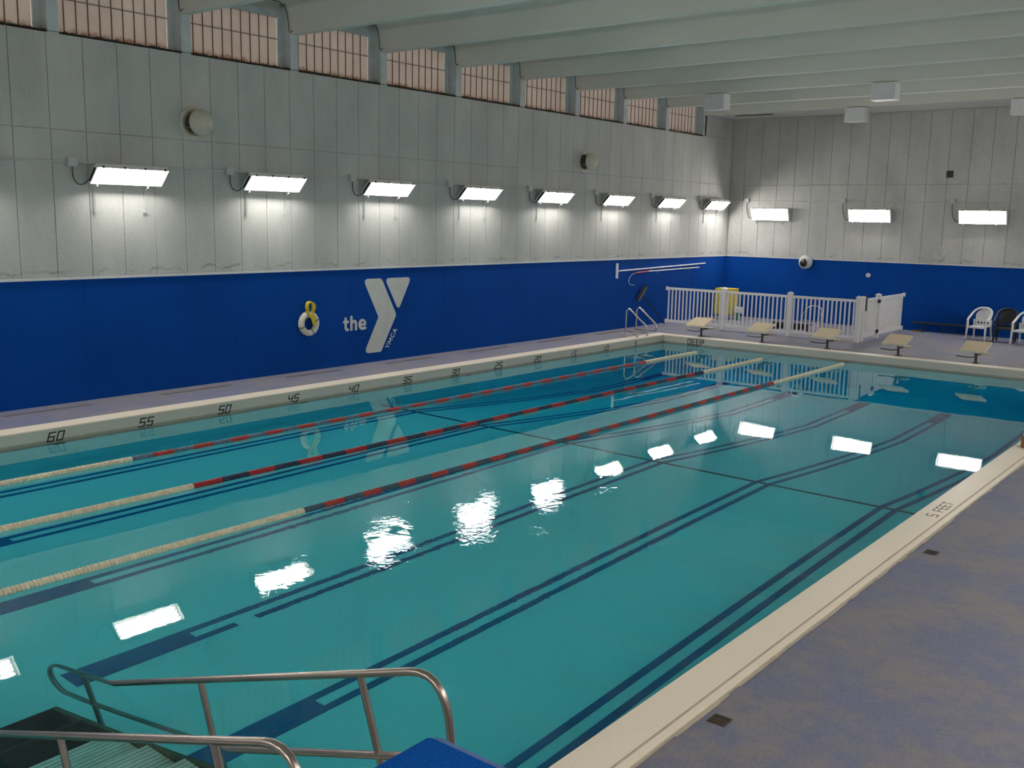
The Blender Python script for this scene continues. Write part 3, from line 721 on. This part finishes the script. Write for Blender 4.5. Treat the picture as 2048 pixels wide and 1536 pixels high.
# ---- equipment inside the fence
cb = thing('yellow_cabinet', 'yellow metal storage cabinet behind the fence in the far corner', 'cabinet', (.7, 6.2, ZD))
MB().bbox(.36, 1.05, 6.0, 6.45, .36, 1.27, .01).build('body', 'yellow', cb)
for x0, x1 in ((.375, .70), (.71, 1.035)):
    dd = MB().bbox(x0, x1, 5.98, 6.0, .39, 1.24, .004).build('door', 'yellow', cb); MB().box((x1-.05 if x0 < .5 else x0+.03), (x1-.03 if x0 < .5 else x0+.05), 5.965, 5.982, .78, .86).build('handle', 'black', dd)
MB().box(.80, .86, 5.976, 5.981, 1.0, 1.18).build('warning_label', 'red', cb)
for x in (.40, 1.01):
    for y in (6.04, 6.41): MB().box(x-.03, x+.03, y-.03, y+.03, ZD, .37).build('leg', 'black', cb)
wx_ = thing('pump_unit', 'small white pump unit with a green base beside the yellow cabinet', 'pump', (1.30, 6.0, ZD))
MB().bbox(1.17, 1.42, 5.9, 6.1, .46, .66, .02).build('housing', 'white', wx_); MB().lathe([(.09, 0), (.09, .2), (.05, .25)], 14, 'Z', (1.28, 6.0, ZD)).build('base', 'green', wx_)
MB().tube([(1.40, 6.0, .5), (1.46, 6.0, .4), (1.46, 6.0, ZD)], .02, 6).build('pipe', 'white', wx_)
lb = thing('low_bench', 'low black bench standing behind the fence', 'bench', (3.95, 4.25, ZD))
MB().bbox(3.35, 4.55, 4.10, 4.45, .40, .46, .01).build('seat', 'black', lb)
for x in (3.42, 4.48): MB().bbox(x-.05, x+.05, 4.12, 4.43, ZD, .41, .006).build('leg', 'black', lb)
MB().bbox(3.47, 4.43, 4.38, 4.42, .24, .40, .006).build('back_panel', 'black', lb)
hr = thing('bent_handrail', 'thin bent chrome handrail standing behind the fence', 'handrail', (4.25, 5.0, ZD))
MB().tube([(4.0, 5.0, ZD), (4.0, 5.0, .62), (4.06, 5.0, .76), (4.2, 5.0, .93), (4.35, 5.0, .98), (4.56, 5.0, .95), (4.62, 5.0, .88), (4.62, 5.0, ZD)], .02, 8).build('rail', 'chrome', hr)
MB().tube([(4.0, 5.0, .50), (4.62, 5.0, .48)], .014, 6).build('crossbar', 'chrome', hr)

# ---- resin chairs
def make_chair(name, lab, m, loc, rz):
    t = thing(name, lab, 'chair', loc, rz, 'plastic patio chairs by the far wall')
    # local: faces -y
    s_ = MB(); s_.bbox(-.23, .23, -.24, .20, .395, .425, .012); s_.bbox(-.235, .235, -.255, -.225, .36, .42, .01); s_.build('seat', m, t, world=False)
    half = [(.275, -.24, .595), (.29, -.12, .645), (.292, .02, .72), (.275, .12, .80), (.235, .19, .87), (.17, .235, .92), (.09, .26, .945)]
    hoop = [(-x, y, z) for x, y, z in half]+[(0, .267, .952)]+half[::-1]
    MB().tube(hoop, [.032]*len(hoop), 8).build('arm_hoop', m, t, world=False)
    bk = MB(); nr = 6
    cols = 9; vs = []; fs = []
    for side in (0, .022):
        for j in range(nr+1):
            u = j/nr; z = .46+.46*u; hw = .20+.035*sin(pi*u*.9)-(.09*max(0, u-.65)/.35)
            for i in range(cols+1):
                w = -1+2*i/cols; vs.append((w*hw, .20+.09*u+.03*(1-w*w)+side, z-(.04*w*w if u > .9 else 0)))
    st = (nr+1)*(cols+1)
    for sd in (0, 1):
        for j in range(nr):
            for i in range(cols):
                if j == 0 and i % 2 == 1: continue           # open slots at the foot of the back
                a = sd*st+j*(cols+1)+i; f_ = (a, a+1, a+cols+2, a+cols+1); fs.append(f_ if sd else tuple(reversed(f_)))
    bk.add(vs, fs, True); bk.build('backrest', m, t, world=False)
    MB().bbox(-.20, .20, .19, .215, .425, .475, .006).build('back_foot', m, t, world=False)
    for x in (-1, 1):
        MB().tube([(x*.27, -.22, .60), (x*.262, -.235, .45), (x*.275, -.27, .0)], [.032, .036, .022], 8).build('leg', m, t, world=False)
        MB().tube([(x*.25, .19, .60), (x*.235, .20, .40), (x*.26, .29, .0)], [.028, .034, .022], 8).build('leg', m, t, world=False)
    return t
chw = make_chair('patio_chair', 'white plastic armchair standing alone left of the black chair', 'white', (9.02, 6.15, ZD), radians(-8))
dup(chw, (10.30, 5.95, ZD), radians(-12), 'white plastic armchair cut off by the right edge of the view')
make_chair('patio_chair', 'black plastic armchair between the two white ones', 'black', (9.70, 6.30, ZD), radians(5))
rk = thing('low_rail', 'long low dark metal rail standing against the blue far wall', 'rail', (7.6, 7.25, ZD))
MB().bbox(6.75, 8.85, 7.18, 7.34, .47, .52, .008).build('top_bar', 'darkm', rk)
for x in (7.08, 7.70, 8.02, 8.6): MB().tube([(x, 7.26, ZD), (x, 7.26, .48)], .022, 8).build('leg', 'darkm', rk)
MB().bbox(6.75, 7.05, 7.22, 7.30, ZD, ZD+.04, .006).build('foot', 'brown', rk)

# ---- guard chair standing on the right coping: only its wooden foot and white leg reach into view
gs = thing('guard_chair', 'tall white guard chair with brown wooden feet on the right coping', 'guard chair', (13.85, -8.7, ZD))
for (x, y) in ((13.50, -9.05), (13.50, -8.15), (14.4, -9.05), (14.4, -8.15)):
    MB().bbox(x-.1, x+.1, y-.1, y+.1, ZD+.012, ZD+.20, .01).build('foot', 'brown', gs)
    MB().bbox(x-.085, x+.085, y-.085, y+.085, ZD+.20, ZD+.235, .008).build('foot_cap', 'cream_edge', gs)
    MB().tube([(x+.06, y, ZD+.235), (x+.12, y, 1.9)], .03, 8).build('leg', 'white', gs)
MB().bbox(13.55, 14.5, -9.1, -8.1, 1.9, 1.95, .01).build('seat', 'white', gs); MB().bbox(14.45, 14.5, -9.1, -8.1, 1.95, 2.6, .01).build('backrest', 'white', gs)

# ================================================================== LANE ROPES
def float_mesh(n, pitch, r, m):
    b = MB(); prof = []
    for k in range(n):
        s0 = k*pitch
        prof += [(r*.5, s0), (r*.93, s0+pitch*.2), (r, s0+pitch*.5), (r*.93, s0+pitch*.8), (r*.5, s0+pitch*.98)]
    b.lathe(prof, 14, 'Y'); return b.mesh('float_segment', m)
def lane_rope(x, lab, y_near, y_c0, y_c1, y_far, seg, ca_, cb_, per, r=.046, gap=None):
    t = thing('lane_rope', lab, 'lane rope', (x, y_near, .012), 0, 'lane ropes across the pool')
    MB().tube([(x, YN+.02, .012), (x, -.01, .012)], .006, 5).build('cable', 'grey', t)
    def run(y0, y1, n_per, mats_, first=0):
        L = y1-y0; cnt = max(1, round(L/seg)); s_ = L/cnt; mes = [float_mesh(n_per, s_/n_per, r, m) for m in mats_]
        for k in range(cnt):
            if gap is not None and abs(y0+(k+.5)*s_-gap) < s_*.3: continue
            link_mesh('float_segment', mes[(k+first) % len(mats_)], t, (0, y0+k*s_-y_near, 0))
    run(y_near, y_c0, per, ['floatc']); run(y_c0, y_c1, per, [ca_, cb_]); run(y_c1, y_far, per, ['floatc'])
    return t
lane_rope(XP+LW, 'lane rope nearest the long blue wall, grey blue and faded red floats', YN+.3, -18.14, -4.11, -1.45, .335, 'greyblue', 'red2', 9)
lane_rope(XP+2*LW, 'middle lane rope with navy and bright red floats', YN+.3, -18.39, -4.62, -1.40, .425, 'red', 'navy', 12, .05)
lane_rope(XP+3*LW, 'lane rope farthest from the long blue wall, slate and orange red floats', YN+.3, -18.13, -4.89, -.65, .318, 'slate', 'red2', 8)

# ================================================================== STEPS AND HANDRAILS (near right corner)
st = thing('pool_steps', 'ribbed steps with dark side beams going down into the shallow end', 'steps', (11.1, -22.42, 0))
YA, YB = -22.86, -21.97
def stz(x): return -1.09+(x-9.03)*.345
ntr = 9; dep = (13.25-9.03)/ntr
for k in range(ntr):
    x0 = 9.03+dep*k; x1 = x0+dep+.012; z = stz(x0+dep*.5)-.03+.0*k
    blk_ = k < 2
    tr = MB().box(x0, x1, YA+.03, YB-.03, z-.03, z-.008).build('tread', 'tread_gap' if blk_ else 'stringer', st)
    ns = 4 if blk_ else 11; rb = MB()
    for q in range(ns):
        a = x0+(x1-x0)*(q+.08)/ns; rb.box(a, a+(x1-x0)*(.93 if blk_ else .80)/ns, YA+.03, YB-.03, z-.008, z)
    o = rb.build('ribs', 'tread_black' if blk_ else 'tread', tr)
    o['kind'] = 'stuff'
for y in (YA, YB):
    pr = [(9.0, stz(9.0)-.16), (9.0, stz(9.0)+.02), (13.2, stz(13.2)+.02), (13.2, stz(13.2)-.16)]
    MB().prism(pr, y-.022, y+.022, 'XZ').build('side_beam', 'stringer', st)
for y in (YA, YB):
    for x in (9.1, 11.1): MB().tube([(x, y, stz(x)-.1), (x, y, fz(y)+.005)], .03, 8).build('support_leg', 'stringer', st)
def handrail(y, lab):
    t = thing('step_handrail', lab, 'handrail', (11.1, y, 0), 0, 'handrails of the pool steps')
    sl = .3455; zt = lambda x: (x-9.87)*sl
    n = Vector((sl, 0, -1)).normalized()             # perpendicular, downwards
    a = Vector((9.05, y, zt(9.05))); b = Vector((13.0, y, zt(13.0)))
    pts = []
    # bottom of the lower bar (deck end) -> down the lower bar -> loop -> up the upper bar -> bend down to the deck
    low = lambda x: Vector((x, y, zt(x)))+n*.47
    pts += [Vector((13.28, y, low(13.12).z+.03)), low(13.05), low(9.28)]
    c = a+n*.235
    e1 = (low(9.28)-c)
    for i in range(1, 9):
        ang = pi*i/9; d0 = n*.235; d1 = Vector((-1, 0, -sl)).normalized()*.235
        pts.append(c+d0*cos(ang)+d1*sin(ang))
    pts += [a, b]
    for i in range(1, 8):
        u = i/7; P0, P1, P2 = b, Vector((13.27, y, zt(13.27)+.0)), Vector((13.30, y, .80))
        pts.append(P0*(1-u)**2+P1*2*u*(1-u)+P2*u*u)
    pts += [Vector((13.31, y, .5)), Vector((13.32, y, ZD+.012))]
    MB().tube(pts, .0235, 12).build('rail', 'steel', t)
    for x in (9.43, 11.02, 12.60):
        p0 = Vector((x, y, zt(x))); L = .82
        MB().tube([p0, p0+n*L], .0225, 10).build('post', 'steel', t)
    MB().lathe([(.055, 0), (.055, .012), (.035, .03)], 14, 'Z', (13.32, y, ZD+.012)).build('base_flange', 'steel', t)
    return t
handrail(-21.93, 'steel handrail on the far side of the pool steps')
handrail(-22.90, 'steel handrail on the near side of the pool steps, lowest in the view')

# ---- storage chest with a blue foam mat on top
ch = thing('storage_chest', 'grey storage chest on the deck beneath the blue foam mat', 'chest', (14.1, -23.0, ZD))
MB().bbox(13.72, 14.52, -23.62, -22.53, ZD, 1.06, .02).build('body', 'grey', ch); MB().bbox(13.70, 14.54, -23.64, -22.51, 1.06, 1.10, .01).build('lid', 'grey', ch)
mt = thing('foam_mat', 'fuzzy blue foam mat with its lit edge painted paler at the bottom of the view', 'mat', (14.1, -23.0, 1.10))
MB().bbox(13.68, 14.58, -23.68, -22.50, 1.10, 1.20, .025).build('pad', 'mat_blue', mt)
MB().bbox(13.70, 14.57, -22.515, -22.465, 1.115, 1.19, .018).build('edge_rim', 'mat_rim', mt)  # paler colour paints in the light along the rounded top edge
